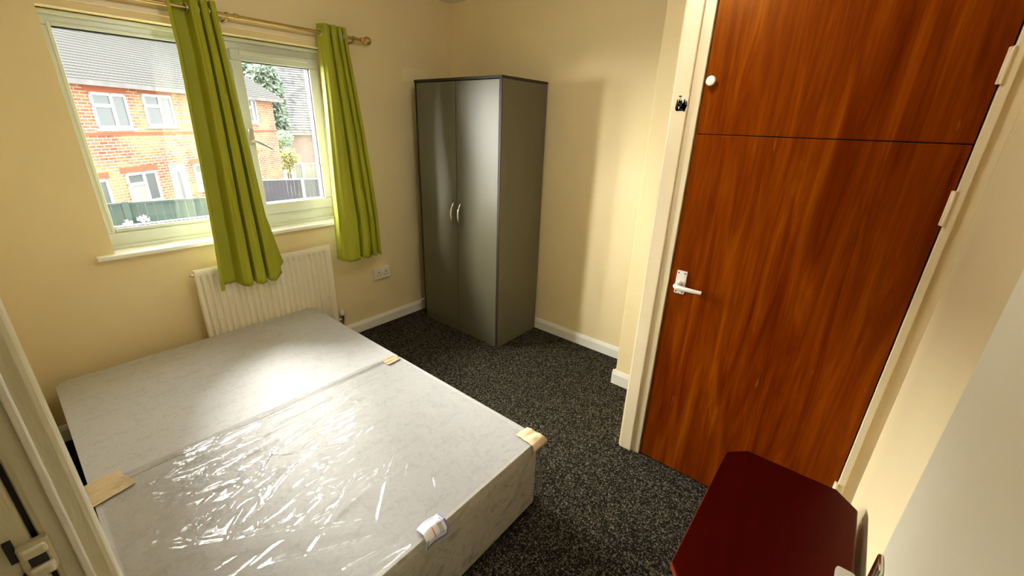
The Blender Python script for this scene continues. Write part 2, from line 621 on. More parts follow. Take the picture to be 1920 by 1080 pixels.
# ------------------------------------------------------------------ window
FY0, FY1 = 0.095, 0.165
GX0, GX1, GZ0, GZ1 = -2.203, -1.625, 0.985, 1.866       # fixed glass
MX0, MX1 = GX1, -1.535                                  # mullion
SX0, SX1, SZ0, SZ1 = -1.532, -1.052, 0.962, 1.872       # sash outer
bm = boxes([(WX0, WX1, FY0, FY1, GZ1, WZ1), (WX0, WX1, FY0, FY1, WZ0, SZ0), (WX0, GX0, FY0, FY1, SZ0, GZ1),
            (MX0, MX1, FY0, FY1, SZ0, GZ1), (SX1, WX1, FY0, FY1, SZ0, GZ1)], bev=0.004)
box(bm, GX0, GX1, FY0 + 0.004, FY1, SZ0, GZ0, bev=0.004)
# stepped glazing beads of the fixed light, a drip ledge and the head moulding
for b in [(GX0, GX1, FY0 - 0.006, FY0 + 0.02, GZ0 - 0.016, GZ0), (GX0, GX1, FY0 - 0.006, FY0 + 0.02, GZ1, GZ1 + 0.016),
          (GX0 - 0.014, GX0, FY0 - 0.006, FY0 + 0.02, GZ0 - 0.016, GZ1 + 0.016), (GX1, GX1 + 0.014, FY0 - 0.006, FY0 + 0.02, GZ0 - 0.016, GZ1 + 0.016),
          (WX0, WX1, FY0 - 0.018, FY0, WZ0 + 0.018, WZ0 + 0.034), (WX0, WX1, FY0 - 0.025, FY0, WZ1 - 0.022, WZ1 - 0.004)]:
    box(bm, *b, bev=0.003)
win = struct('window_1', bm, M['upvc'])
obj('pane_gasket', boxes([(GX0, GX1, FY0 + 0.008, FY0 + 0.03, GZ1 - 0.006, GZ1), (GX0, GX1, FY0 + 0.008, FY0 + 0.03, GZ0, GZ0 + 0.004)]), M['gasket'], win)
obj('pane', B(GX0, GX1, FY0 + 0.026, FY0 + 0.030, GZ0, GZ1), M['glass'], win)
PX0, PX1, PZ0, PZ1 = -1.482, -1.105, 1.028, 1.815
sash = obj('sash', boxes([(SX0, SX1, FY0 - 0.014, FY1 - 0.01, PZ1, SZ1), (SX0, SX1, FY0 - 0.014, FY1 - 0.01, SZ0, PZ0),
                          (SX0, PX0, FY0 - 0.014, FY1 - 0.01, PZ0, PZ1), (PX1, SX1, FY0 - 0.014, FY1 - 0.01, PZ0, PZ1)], bev=0.005), M['upvc'], win)
obj('pane', B(PX0, PX1, FY0 + 0.012, FY0 + 0.016, PZ0, PZ1), M['glass'], sash)
obj('pane_gasket', boxes([(PX1 - 0.005, PX1, FY0, FY0 + 0.03, PZ0, PZ1), (PX0, PX1, FY0, FY0 + 0.03, PZ1 - 0.004, PZ1)]), M['gasket'], sash)
bm = B(SX0 + 0.04, SX1 - 0.06, FY0 - 0.03, FY0 - 0.013, SZ1 - 0.028, SZ1 - 0.006, bev=0.004)
obj('trickle_vent', bm, M['upvc'], sash)
hy = FY0 - 0.014
bm = B(SX0 + 0.012, SX0 + 0.036, hy - 0.012, hy, 1.375, 1.465, bev=0.004)
tube(bm, [(SX0 + 0.024, hy - 0.01, 1.40), (SX0 + 0.026, hy - 0.035, 1.40), (SX0 + 0.045, hy - 0.045, 1.392), (SX0 + 0.085, hy - 0.042, 1.372), (SX0 + 0.125, hy - 0.04, 1.348)],
     [0.008, 0.008, 0.008, 0.007, 0.006], 10)
h = obj('window_handle', bm, M['steel'], sash, True)
bm = bmesh.new()
prism(bm, [(-2.312, -0.04), (-0.965, -0.04), (-0.965, -0.0005), (WX1, -0.0005), (WX1, FY0 + 0.02), (WX0, FY0 + 0.02), (WX0, -0.0005), (-2.312, -0.0005)], 0.862, 0.884, bev=0.004)
obj('window_sill', bm, M['sill'], win)

# ------------------------------------------------------------------ doorway the picture is taken from
bm = boxes([(-2.582, -2.559, -2.135, -2.065, 0, 2.06), (-2.6035, -2.582, -2.130, -2.03, 0, 2.04)], bev=0.006)
box(bm, XL, -2.59, -2.10, -2.03, 0, 2.04)
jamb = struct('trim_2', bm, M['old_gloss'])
obj('architrave_bead', B(-2.584, -2.5765, -2.139, -2.10, 0, 2.04, bev=0.002), M['sill'], jamb)
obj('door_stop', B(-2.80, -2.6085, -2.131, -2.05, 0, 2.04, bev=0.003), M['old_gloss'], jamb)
obj('shadow_gap', B(-2.612, -2.600, -2.12, -2.10, 0, 2.04), M['dark'], jamb)
kz = 1.062
bm = B(-2.622, -2.5965, -2.139, -2.128, kz - 0.023, kz + 0.023, bev=0.003)
for (z0, z1) in ((kz - 0.022, kz - 0.008), (kz + 0.008, kz + 0.021)):
    box(bm, -2.620, -2.599, -2.146, -2.137, z0, z1, bev=0.003)
sp = obj('strike_plate', bm, M['old_gloss'], jamb)
obj('keep_hole', boxes([(-2.616, -2.602, -2.1405, -2.137, kz - 0.007, kz + 0.009), (-2.6275, -2.621, -2.137, -2.1305, kz + 0.006, kz + 0.034), (-2.6245, -2.620, -2.137, -2.1305, kz - 0.038, kz - 0.016)]), M['dark'], sp)
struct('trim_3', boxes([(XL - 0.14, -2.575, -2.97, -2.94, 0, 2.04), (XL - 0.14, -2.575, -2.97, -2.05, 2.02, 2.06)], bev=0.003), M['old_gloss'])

DX = -1.842
door = struct('door_1', B(-2.56, DX, -2.935, -2.90, 0.006, 1.99, bev=0.002), M['door_paint'])
hz = 0.912
bm = B(DX + 0.006 - 0.052, DX - 0.012, -2.90, -2.893, hz - 0.10, hz + 0.062, bev=0.003)
bp = obj('handle_backplate', bm, M['chrome'], door, True)
bm = bmesh.new()
lathe(bm, [(0, 0.011), (0.012, 0.010), (0.020, 0.0095), (0.026, 0.009)], (0, 1, 0), (DX - 0.032, -2.894, hz), 16)
box(bm, DX - 0.140, DX - 0.014, -2.882, -2.858, hz - 0.006, hz + 0.008, bev=0.004)
obj('lever_handle', bm, M['satin'], bp, True)

# ------------------------------------------------------------------ built-in cupboard
cup = thing('built_in_cupboard', (-0.55, -2.55, 0), 'tall built-in cupboard with two scratched red-brown veneer doors in a cream frame', 'cupboard')
obj('side_panel', B(-0.80, -0.30, -2.125, -2.09, 0, 2.30), M['wall'], cup)
bm = boxes([(-0.812, -0.76, -2.158, -2.097, 0, ZC)], bev=0.004)
box(bm, -0.800, -0.76, -2.196, -2.156, 0, ZC, bev=0.002)
obj('frame_post', bm, M['frame_paint'], cup)
bm = boxes([(-0.798, -0.76, -2.966, -2.944, 0, ZC)], bev=0.002)
box(bm, -0.785, -0.76, -2.9995, -2.964, 0, ZC)
obj('frame_post', bm, M['frame_paint'], cup)
obj('frame_head', B(-0.80, -0.76, -2.945, -2.195, 2.27, ZC, bev=0.003), M['frame_paint'], cup)
obj('carcass_back', boxes([(-0.755, -0.75, -2.998, -2.09, 0, 2.3)]), M['dark'], cup)
d1 = obj('cupboard_door', B(-0.790, -0.765, -2.940, -2.200, 0.006, 1.5185, bev=0.001), M['veneer'], cup)
d1['label'] = 'lower full-height door with lever handle'
d2 = obj('cupboard_door', B(-0.790, -0.765, -2.940, -2.200, 1.5215, 2.265, bev=0.001), M['veneer'], cup)
d2['label'] = 'upper cupboard door with white knob'
bm = bmesh.new()
lathe(bm, [(0, 0.011), (0.012, 0.009), (0.016, 0.0155), (0.024, 0.017), (0.029, 0.0145), (0.031, 0.006)], (-1, 0, 0), (-0.790, -2.226, 1.698), 24)
obj('knob', bm, M['upvc_white'], d2, True, 50)
py, pz = -2.246, 0.937
plate = obj('handle_plate', B(-0.797, -0.790, py - 0.021, py + 0.021, pz - 0.050, pz + 0.050, bev=0.002), M['white_metal'], d1)
for dy in (-0.013, 0.013):
    for dz in (-0.041, 0.041):
        bm = bmesh.new()
        lathe(bm, [(0, 0.0032), (0.001, 0.0032)], (-1, 0, 0), (-0.797, py + dy, pz + dz), 10)
        obj('screw', bm, M['ward_edge'], plate)
bm = bmesh.new()
lathe(bm, [(0, 0.0135), (0.010, 0.0125), (0.016, 0.010)], (-1, 0, 0), (-0.797, py + 0.003, pz - 0.004), 20)
tube(bm, [(-0.805, py + 0.004, pz - 0.005), (-0.838, py + 0.005, pz - 0.007), (-0.845, py - 0.004, pz - 0.008), (-0.845, py - 0.03, pz - 0.009), (-0.842, py - 0.07, pz - 0.010), (-0.836, py - 0.098, pz - 0.011)],
     [0.0095, 0.0100, 0.0105, 0.0098, 0.0085, 0.0075], 14)
obj('lever_handle', bm, M['white_metal'], plate, True)
for z0, z1 in ((0.225, 0.315), (1.295, 1.395), (1.668, 1.755)):
    bm = B(-0.797, -0.789, -2.953, -2.934, z0, z1, bev=0.002)
    tube(bm, [(-0.799, -2.9425, z0), (-0.799, -2.9425, z1)], 0.0055, 10)
    obj('hinge', bm, M['frame_paint'], cup)

# torn sticker on the cupboard post
bm = B(-0.8132, -0.8121, -2.158, -2.112, 1.596, 1.660)
st = obj('torn_sticker', bm, M['frame_paint'])
tag(st, 'small torn black and white sticker stuck on the cream cupboard post', 'sticker')
bm = bmesh.new()
rnd = random.Random(3)


def flake(bm, cyy, czz, ry, rz, n=9, x=-0.8137):
    vs = []
    for k in range(n):
        a = 2 * math.pi * k / n
        q = 0.7 + 0.5 * rnd.random()
        vs.append(bm.verts.new((x, cyy + ry * q * math.cos(a), czz + rz * q * math.sin(a))))
    f = bm.faces.new(vs)
    r = bmesh.ops.extrude_face_region(bm, geom=[f])
    for v in r['geom']:
        if isinstance(v, bmesh.types.BMVert):
            v.co.x += 0.0006


for a in [(-2.134, 1.621, 0.015, 0.017), (-2.146, 1.620, 0.012, 0.016), (-2.123, 1.614, 0.009, 0.012), (-2.135, 1.606, 0.018, 0.008), (-2.148, 1.612, 0.008, 0.012), (-2.124, 1.606, 0.008, 0.007), (-2.129, 1.634, 0.005, 0.010),
          (-2.144, 1.632, 0.006, 0.008), (-2.128, 1.649, 0.007, 0.003), (-2.150, 1.600, 0.005, 0.004), (-2.119, 1.630, 0.003, 0.012)]:
    flake(bm, *a)
obj('black_remnant', bm, M['sticker_black'], st)
bm = bmesh.new()
for a in [(-2.140, 1.634, 0.0022, 0.009), (-2.128, 1.610, 0.0025, 0.005), (-2.150, 1.637, 0.002, 0.007), (-2.131, 1.639, 0.002, 0.006)]:
    flake(bm, *a, x=-0.8141)
obj('white_remnant', bm, M['sticker_white'], st)

# ------------------------------------------------------------------ wardrobe
wy0, wy1, wxf, wxb = -0.955, -0.150, -0.483, -0.022
wd = thing('wardrobe', (-0.25, -0.55, 0), 'tall grey two-door wardrobe with chrome bow handles standing in the room corner', 'wardrobe')
obj('top_panel', B(wxf - 0.004, wxb, wy0 - 0.003, wy1 + 0.003, 1.784, 1.80, bev=0.0015), M['ward_edge'], wd)
for y0, y1 in ((wy0, wy0 + 0.016), (wy1 - 0.016, wy1)):
    sp_ = obj('side_panel', B(wxf + 0.004, wxb, y0, y1, 0.0, 1.784, bev=0.001), M['wardrobe'], wd)
    obj('edge_band', B(wxf, wxf + 0.005, y0, y1, 0.0, 1.784), M['ward_edge'], sp_)
obj('back_panel', B(wxb - 0.006, wxb, wy0 + 0.016, wy1 - 0.016, 0.0, 1.784), M['wardrobe'], wd)
obj('plinth', B(wxf + 0.010, wxf + 0.026, wy0 + 0.017, wy1 - 0.017, 0.0, 0.062), M['wardrobe'], wd)
obj('base_shelf', B(wxf + 0.022, wxb - 0.006, wy0 + 0.016, wy1 - 0.016, 0.055, 0.071), M['wardrobe'], wd)
ym = -0.559


def bow_handle(parent, y):
    bm = bmesh.new()
    z0, z1 = 0.845, 1.004
    pts, rs = [], []
    for i in range(15):
        t = i / 14
        s = math.sin(math.pi * t)
        pts.append((wxf - 0.006 - 0.026 * s ** 0.8, y, z0 + (z1 - z0) * t))
        rs.append(0.0042 + 0.0036 * s)
    tube(bm, pts, rs, 10)
    for z in (z0 + 0.004, z1 - 0.004):
        lathe(bm, [(0, 0.0055), (0.008, 0.005)], (-1, 0, 0), (wxf, y, z), 10)
    return obj('bow_handle', bm, M['chrome'], parent, True)


dl = obj('door', B(wxf, wxf + 0.016, ym + 0.0026, wy1 - 0.018, 0.066, 1.780, bev=0.0012), M['wardrobe'], wd)
dr = obj('door', B(wxf, wxf + 0.016, wy0 + 0.018, ym - 0.0026, 0.066, 1.780, bev=0.0012), M['wardrobe'], wd)
bow_handle(dl, -0.528)
bow_handle(dr, -0.598)

# ------------------------------------------------------------------ double socket
sx0, sx1, sz0, sz1 = -0.858, -0.714, 0.388, 0.476
sk = thing('double_socket', (-0.786, -0.005, sz0), 'white double plug socket on the window wall beside the wardrobe', 'socket')
obj('back_box', B(sx0 + 0.002, sx1 - 0.002, -0.026, 0.0, sz0 + 0.002, sz1 - 0.002, bev=0.002), M['white_pl'], sk)
pl = obj('face_plate', B(sx0, sx1, -0.034, -0.025, sz0, sz1, bev=0.004), M['white_pl'], sk)
for cx in (sx0 + 0.040, sx1 - 0.040):
    obj('pin_holes', boxes([(cx - 0.004, cx + 0.004, -0.0348, -0.0335, 0.437, 0.446), (cx - 0.016, cx - 0.008, -0.0348, -0.0335, 0.416, 0.421), (cx + 0.008, cx + 0.016, -0.0348, -0.0335, 0.416, 0.421)]), M['ward_edge'], pl)
for cx in (sx0 + 0.064, sx1 - 0.064):
    obj('rocker_switch', B(cx - 0.006, cx + 0.006, -0.038, -0.033, 0.440, 0.460, bev=0.002), M['upvc_white'], pl)

# ------------------------------------------------------------------ radiator
rx0, rx1, rz0, rz1 = -1.972, -1.204, 0.150, 0.747
rad = thing('radiator', (-1.588, -0.07, rz0), 'cream ribbed panel radiator under the window behind the bed', 'radiator')


def rad_front(u, v):
    x = rx0 + (rx1 - rx0) * u
    z = rz0 + (rz1 - rz0) * v
    p = 0.0333
    ph = ((x - rx0 - 0.022) / p) % 1.0
    inside = rx0 + 0.022 < x < rx1 - 0.022
    d = 0.0
    if inside:
        q = abs(ph - 0.5) * 2
        prof = min(1, max(0, (q - 0.34) / 0.46))
        prof = prof * prof * (3 - 2 * prof)
        ez = min(1, max(0, (z - rz0 - 0.030) / 0.02)) * min(1, max(0, (rz1 - 0.034 - z) / 0.018))
        d = 0.017 * prof * ez
    edge = min(x - rx0, rx1 - x, z - rz0, rz1 - z)
    e = 0.006 * (1 - min(1, edge / 0.007)) ** 2
    return Vector((x, -0.092 + d + e, z))


bm = bmesh.new()
grid(bm, 276, 60, rad_front)
obj('front_panel', bm, M['radiator'], rad, True, 60)
obj('panel_body', B(rx0, rx1, -0.0742, -0.066, rz0, rz1, bev=0.002), M['radiator'], rad)
obj('rear_convector', boxes([(rx0 + 0.03 + i * 0.05, rx0 + 0.05 + i * 0.05, -0.066, -0.040, rz0 + 0.05, rz1 - 0.03) for i in range(14)]), M['radiator'], rad)
obj('wall_bracket', boxes([(rx0 + 0.12, rx0 + 0.15, -0.040, -0.001, rz0 + 0.1, rz1 - 0.06)]), M['radiator'], rad)
obj('wall_bracket', B(rx1 - 0.15, rx1 - 0.12, -0.040, -0.001, rz0 + 0.1, rz1 - 0.06), M['radiator'], rad)
bm = bmesh.new()
lathe(bm, [(0, 0.008), (0.012, 0.008), (0.013, 0.005), (0.020, 0.004)], (-1, 0, 0), (rx0 + 0.001, -0.075, 0.722), 12)
obj('bleed_plug', bm, M['steel'], rad, True)
vx = rx1 + 0.034
bm = bmesh.new()
tube(bm, [(rx1 - 0.002, -0.072, 0.186), (vx, -0.072, 0.186)], 0.010, 12)
lathe(bm, [(0, 0.013), (0.03, 0.013), (0.034, 0.016), (0.050, 0.016), (0.052, 0.010)], (0, 0, 1), (vx, -0.072, 0.165), 16)
tube(bm, [(vx, -0.072, 0.166), (vx, -0.072, 0.0)], 0.0075, 12)
obj('valve_body', bm, M['steel'], rad, True)
bm = bmesh.new()
lathe(bm, [(0, 0.012), (0.004, 0.016), (0.030, 0.014), (0.036, 0.009), (0.037, 0.002)], (0, 0, 1), (vx, -0.072, 0.217), 16)
obj('valve_cap', bm, M['white_pl'], rad, True)

# ------------------------------------------------------------------ curtain pole and curtains
RY, RZ = -0.088, 1.996
pole = thing('curtain_pole', (-1.7, RY, RZ), 'thin aged brass curtain pole with ball end fixed above the window', 'curtain pole')
obj('rod', T([(-2.46, RY, RZ - 0.002), (-0.825, RY, RZ)], 0.0085, 14), M['brass'], pole, True)
for sx, base in ((1, -0.835), (-1, -2.45)):
    bm = bmesh.new()
    lathe(bm, [(0, 0.0095), (0.006, 0.014), (0.010, 0.014), (0.014, 0.009), (0.022, 0.009), (0.026, 0.016), (0.034, 0.0225), (0.046, 0.024), (0.058, 0.0215), (0.066, 0.013), (0.069, 0.002)], (sx, 0, 0), (base, RY, RZ), 20)
    obj('ball_finial', bm, M['brass'], pole, True, 50)
bm = bmesh.new()
lathe(bm, [(0, 0.0105), (0.004, 0.0135), (0.018, 0.0135), (0.022, 0.0105)], (1, 0, 0), (-1.545, RY, RZ), 16)
obj('joint_collar', bm, M['brass'], pole, True)
for bx in (-2.40, -1.575, -0.885):
    bm = bmesh.new()
    tube(bm, [(bx, -0.0, RZ - 0.022), (bx, -0.06, RZ - 0.022), (bx, RY, RZ - 0.012)], 0.006, 10)
    lathe(bm, [(0, 0.017), (0.006, 0.016), (0.009, 0.008)], (0, -1, 0), (bx, 0.0, RZ - 0.022), 16)
    lathe(bm, [(-0.006, 0.0125), (0.006, 0.0125)], (1, 0, 0), (bx, RY, RZ), 16)
    obj('bracket', bm, M['brass'], pole, True)


def interp(tab, t):
    for (a, va), (b, vb) in zip(tab, tab[1:]):
        if t <= b:
            q = (t - a) / (b - a)
            return va + (vb - va) * q
    return tab[-1][1]


def make_curtain(name, label, xl, xr, zt, zb, amp, seed, knots, tail=None):
    """xl / xr: tables of (fraction down, x); knots: (fraction across, offset from the pole line; minus is towards the room)"""
    root = thing(name, ((interp(xl, 0) + interp(xr, 0)) / 2, RY, zb), label, 'curtain', 'lime curtains on the brass pole')
    bm = bmesh.new()

    def fold(s):
        for (a, va), (b, vb) in zip(knots, knots[1:]):
            if s <= b + 1e-9:
                q = min(1, max(0, (s - a) / (b - a)))
                k = 0.5 - 0.5 * math.cos(math.pi * q)
                return va + (vb - va) * k
        return knots[-1][1]

    def fn(u, v):
        s = u
        lx, rx = interp(xl, v), interp(xr, v)
        sway = 0.008 * math.sin(5.0 * v + 3 * s + seed) * v
        drift = 0.012 * math.sin(3.1 * v + seed) * math.sin(math.pi * s)
        x = lx + (rx - lx) * s + drift
        a = amp * (0.75 + 0.25 * v)
        hang = -0.075 * min(1, max(0, (v - 0.05) / 0.75))
        y = RY + hang + a * fold(s) + sway
        n = noise.noise(Vector((s * 4 + seed, v * 3, seed)))
        y += 0.004 * n * (0.3 + v)
        z = zt + (zb - zt) * v - 0.010 * v * fold(s) * -1
        if tail:
            x, y, z = tail(s, v, x, y, z)
        return Vector((x, y, z))
    grid(bm, 200, 60, fn)
    c = obj('fabric', bm, [M['curtain'], M['lining']], root, True, 80)
    if sum(p.normal.y * p.area for p in c.data.polygons) > 0:
        c.data.flip_normals()
    c['label'] = 'lime green cotton drop'
    so = c.modifiers.new('thickness', 'SOLIDIFY')
    so.thickness = 0.0016
    so.offset = -1
    so.material_offset = 1
    so.material_offset_rim = 0
    for (a, va), (b, vb) in zip(knots, knots[1:]):
        if va * vb < 0:
            s = a + (b - a) * (abs(va) / (abs(va) + abs(vb)))
            x = interp(xl, 0.03) + (interp(xr, 0.03) - interp(xl, 0.03)) * s
            em = bmesh.new()
            nrm = Vector((1, 0.2 if va > 0 else -0.2, 0)).normalized()
            e1 = Vector((0, 0, 1))
            e2 = nrm.cross(e1)
            pts = [Vector((x, RY, RZ)) + (e1 * math.cos(t) + e2 * math.sin(t)) * 0.017 for t in [2 * math.pi * k / 22 for k in range(23)]]
            tube(em, pts, 0.0026, 8)
            obj('eyelet', em, M['steel'], root, True)
    return root


def left_tail(s, v, x, y, z):
    # hem of the last fold lifts and swings back over the radiator edge
    if s > 0.86 and v > 0.75:
        q = (s - 0.86) / 0.14 * (v - 0.75) / 0.25
        x += 0.050 * q
        y += 0.03 * q
        z += 0.05 * q
    return x, y, z


make_curtain('curtain', 'narrow gathered lime green curtain hanging across the middle of the window',
             [(0, -1.822), (0.16, -1.822), (0.55, -1.852), (0.9, -1.882), (1, -1.888)],
             [(0, -1.612), (0.1, -1.608), (0.5, -1.585), (0.8, -1.572), (1, -1.565)],
             2.040, 0.640, 0.042, 2,
             [(0, -0.55), (0.05, -0.6), (0.13, 0.85), (0.31, 0.8), (0.40, -0.75), (0.46, -1), (0.53, -0.8), (0.565, 0.55), (0.60, -0.8),
              (0.665, -1.05), (0.735, -0.8), (0.77, 0.55), (0.805, -0.75), (0.87, -1), (0.93, -0.7), (0.965, 0.7), (1, 0.9)], left_tail)
make_curtain('curtain', 'bright lime green curtain hanging between the window and the wardrobe',
             [(0, -1.103), (0.3, -1.125), (0.7, -1.165), (1, -1.185)],
             [(0, -0.935), (0.4, -0.895), (1, -0.868)],
             2.042, 0.645, 0.038, 5,
             [(0, 0.9), (0.05, -0.1), (0.15, -0.85), (0.25, -1), (0.38, -0.75), (0.43, 0.6), (0.48, -0.7), (0.56, -1), (0.66, -0.65),
              (0.70, 0.5), (0.74, -0.6), (0.79, -0.85), (0.84, -0.5), (0.87, 0.5), (0.90, -0.5), (0.95, -0.8), (1, 0.3)])

# ------------------------------------------------------------------ divan bed base
bx0, bx1, by0, by1, bz = -2.593, -1.383, -1.988, -0.105, 0.357
ys = -1.047
bed = thing('divan_bed_base', ((bx0 + bx1) / 2, (by0 + by1) / 2, 0), 'grey-white double divan bed base part wrapped in clear plastic under the window', 'bed')


def rrect(x0, x1, y0, y1, radii, n=6):
    pts = []
    for (cx, cyy, a0, r) in ((x1, y1, 0, radii[0]), (x0, y1, 90, radii[1]), (x0, y0, 180, radii[2]), (x1, y0, 270, radii[3])):
        sx = -1 if cx == x1 else 1
        sy = -1 if cyy == y1 else 1
        for k in range(n + 1):
            a = R(a0 + 90 * k / n)
            pts.append((cx + sx * r + r * math.cos(a), cyy + sy * r + r * math.sin(a)))
    return pts


for (y0, y1, rad4) in ((ys + 0.0015, by1, (0.035, 0.035, 0.004, 0.004)), (by0, ys - 0.0015, (0.004, 0.004, 0.035, 0.035))):
    sec = bmesh.new()
    prism(sec, rrect(bx0, bx1, y0, y1, rad4), 0.03, bz, bev=0.0)
    top_edges = [e for e in sec.edges if all(abs(v.co.z - bz) < 1e-5 for v in e.verts)]
    bmesh.ops.bevel(sec, geom=top_edges, offset=0.012, segments=3, profile=0.5, affect='EDGES')
    sec.normal_update()
    for f in sec.faces:
        f.material_index = 0 if f.normal.z > 0.5 else 1
    obj('base_section', sec, [M['divan'], M['divan_side_shade']], bed, True, 50)
    for px in (bx0 + 0.1, bx1 - 0.1):
        for pyy in (y0 + 0.12, y1 - 0.12):
            cb = bmesh.new()
            lathe(cb, [(0, 0.03), (0.035, 0.03)], (0, 0, 1), (px, pyy, 0.0), 14)
            obj('glide_foot', cb, M['dark'], bed)

# woven "Anti Slip" legend repeated over the near half
fc = bpy.data.curves.new('legend', 'FONT')
fc.body = 'Anti Slip'
fc.size = 0.032
fc.align_x = 'CENTER'
fo = bpy.data.objects.new('legend', fc)
COL.objects.link(fo)
bpy.context.view_layer.update()
tm = bpy.data.meshes.new_from_object(fo.evaluated_get(bpy.context.evaluated_depsgraph_get()))
bpy.data.objects.remove(fo)
bm = bmesh.new()
row = 0
yy = by0 + 0.06
while yy < by1 - 0.05:
    xx = bx0 + 0.10 + (0.105 if row % 2 else 0.0)
    while xx < bx1 - 0.07:
        b2 = bmesh.new()
        b2.from_mesh(tm)
        b2.transform(Matrix.Translation((xx, yy, bz + 0.0006)))
        t2 = bpy.data.meshes.new('t')
        b2.to_mesh(t2)
        b2.free()
        bm.from_mesh(t2)
        bpy.data.meshes.remove(t2)
        xx += 0.21
    yy += 0.098
    row += 1
obj('anti_slip_legend', bm, M['print'], bed)

# clear polythene over the near half
rg_ = random.Random(5)
FOLDS = []   # (ax, ay, bx, by, height, width)
rf = random.Random(11)
for k in range(9):      # taut folds from the left tape across to the right edge
    FOLDS.append((-2.56 + 0.012 * k, -1.055 - 0.008 * k, -1.50 - 0.06 * k * (k % 3), -1.035 - 0.028 * k - 0.01 * (k % 2), 0.010 - 0.0006 * k, 0.011 + 0.002 * (k % 3)))
FOLDS += [(-2.36, -1.70, -1.92, -1.68, 0.007, 0.010), (-2.54, -1.40, -2.05, -1.84, 0.010, 0.018), (-2.55, -1.42, -2.20, -1.72, 0.011, 0.012),
          (-2.35, -1.72, -1.95, -1.97, 0.009, 0.016), (-2.20, -1.90, -1.97, -1.975, 0.010, 0.014), (-2.06, -1.86, -1.86, -1.66, 0.006, 0.008),
          (-2.25, -1.80, -1.98, -1.62, 0.007, 0.009), (-2.40, -1.30, -2.00, -1.22, 0.010, 0.020), (-2.45, -1.48, -2.1, -1.33, 0.010, 0.020),
          (-2.30, -1.55, -2.02, -1.40, 0.011, 0.022), (-2.2, -1.36, -1.86, -1.24, 0.009, 0.016), (-2.12, -1.55, -1.9, -1.50, 0.009, 0.015),
          (-2.5, -1.18, -2.0, -1.12, 0.012, 0.018), (-2.3, -1.12, -1.72, -1.09, 0.010, 0.014), (-1.86, -1.92, -1.78, -1.78, 0.005, 0.007),
          (-1.75, -1.93, -1.70, -1.80, 0.004, 0.006), (-1.9, -1.8, -1.82, -1.7, 0.004, 0.006)]
for k in range(16):     # long fine pulls fanning from the left tape
    ax, ay = -2.53 + rg_.uniform(0, 0.10), -1.10 - rg_.uniform(0, 0.12)
    FOLDS.append((ax, ay, ax + rg_.uniform(0.4, 0.95), ay + rg_.uniform(-0.42, 0.03), rg_.uniform(0.003, 0.007), rg_.uniform(0.006, 0.012)))
for k in range(26):     # crumpled zone
    ax = rf.uniform(-2.5, -1.85)
    ay = rf.uniform(-1.72, -1.16)
    an = rf.gauss(R(20), R(28))
    L = rf.uniform(0.08, 0.26)
    FOLDS.append((ax, ay, ax + L * math.cos(an), ay + L * math.sin(an), rf.uniform(0.004, 0.010), rf.uniform(0.007, 0.016)))


def film_h(x, y):
    h = 0.0035
    wob = 0.010 * noise.noise(Vector((x * 9, y * 9, 1.7)))
    for (ax, ay, qx, qy, hh, w) in FOLDS:
        dx, dy = qx - ax, qy - ay
        L2 = dx * dx + dy * dy
        t = ((x - ax) * dx + (y - ay) * dy) / L2
        if t < -0.05 or t > 1.05:
            continue
        w *= 0.72
        px = (x - ax) - t * dx
        pyy = (y - ay) - t * dy
        d = math.sqrt(px * px + pyy * pyy) * (1 if (px * dy - pyy * dx) > 0 else -1) + wob
        if abs(d) > 4 * w:
            continue
        env = max(0.0, math.sin(math.pi * min(1, max(0, t)))) ** 0.55
        h += hh * env * math.exp(-(d / w) ** 2)
    zone = math.exp(-(((x + 2.15) / 0.36) ** 2) - (((y + 1.42) / 0.34) ** 2))
    p = Vector((x * 7 + 0.4 * y, y * 13, 0.3))
    p += Vector((noise.noise(p * 0.7), noise.noise(p * 0.7 + Vector((5, 3, 1))), 0)) * 0.9
    rg = 1 - abs(noise.noise(p))
    h += 0.0065 * zone * rg ** 3
    p2 = Vector((x * 16 + 3, y * 26, 2.1))
    h += 0.0035 * (0.25 + zone) * (1 - abs(noise.noise(p2 + Vector((noise.noise(p2 * 0.5), 0, 0)) * 1.4))) ** 2
    return h


yt = -1.012
wr = bmesh.new()
NU, NV = 250, 200


def top_fn(u, v):
    x = bx0 - 0.003 + (bx1 - bx0 + 0.006) * u
    y = by0 - 0.003 + (yt - by0 + 0.003) * v
    e = min(1, (x - bx0) / 0.05, (bx1 - x) / 0.05, (y - by0) / 0.04)
    e = max(0.0, e)
    ev = min(1, max(0.0, (yt - y) / 0.02))
    h = film_h(x, y) * (0.25 + 0.75 * e) * (0.3 + 0.7 * ev)
    drop = 0.006 * (1 - e) ** 3
    return Vector((x, y, bz + h - drop))


rows = grid(wr, NU, NV, top_fn)


def skirt_strip(base, nrm, seed, cornery):
    n = len(base)
    ND = 26
    prev = base
    for j in range(1, ND + 1):
        t = j / ND
        cur = []
        for i, b0 in enumerate(base):
            p = b0.co
            s = (p - base[0].co).length
            zz = p.z * (1 - t) + 0.012 * t
            q = Vector((s * 5, t * 2.4 + 0.9 * s, seed))
            puff = 0.004 + 0.012 * t * (1 - 0.55 * t) + 0.010 * (1 - abs(noise.noise(q))) ** 3 + 0.005 * noise.noise(q * 2.7)
            c = cornery(i / (n - 1))
            puff += c * (0.030 * math.sin(math.pi * min(1, t * 1.15)) * (0.6 + 0.4 * math.sin(9 * t)))
            if t > 0.92:
                puff -= 0.006
            cur.append(wr.verts.new((p.x + nrm[0] * puff, p.y + nrm[1] * puff, max(0.006, zz))))
        for i in range(n - 1):
            wr.faces.new((prev[i], prev[i + 1], cur[i + 1], cur[i]))
        prev = cur


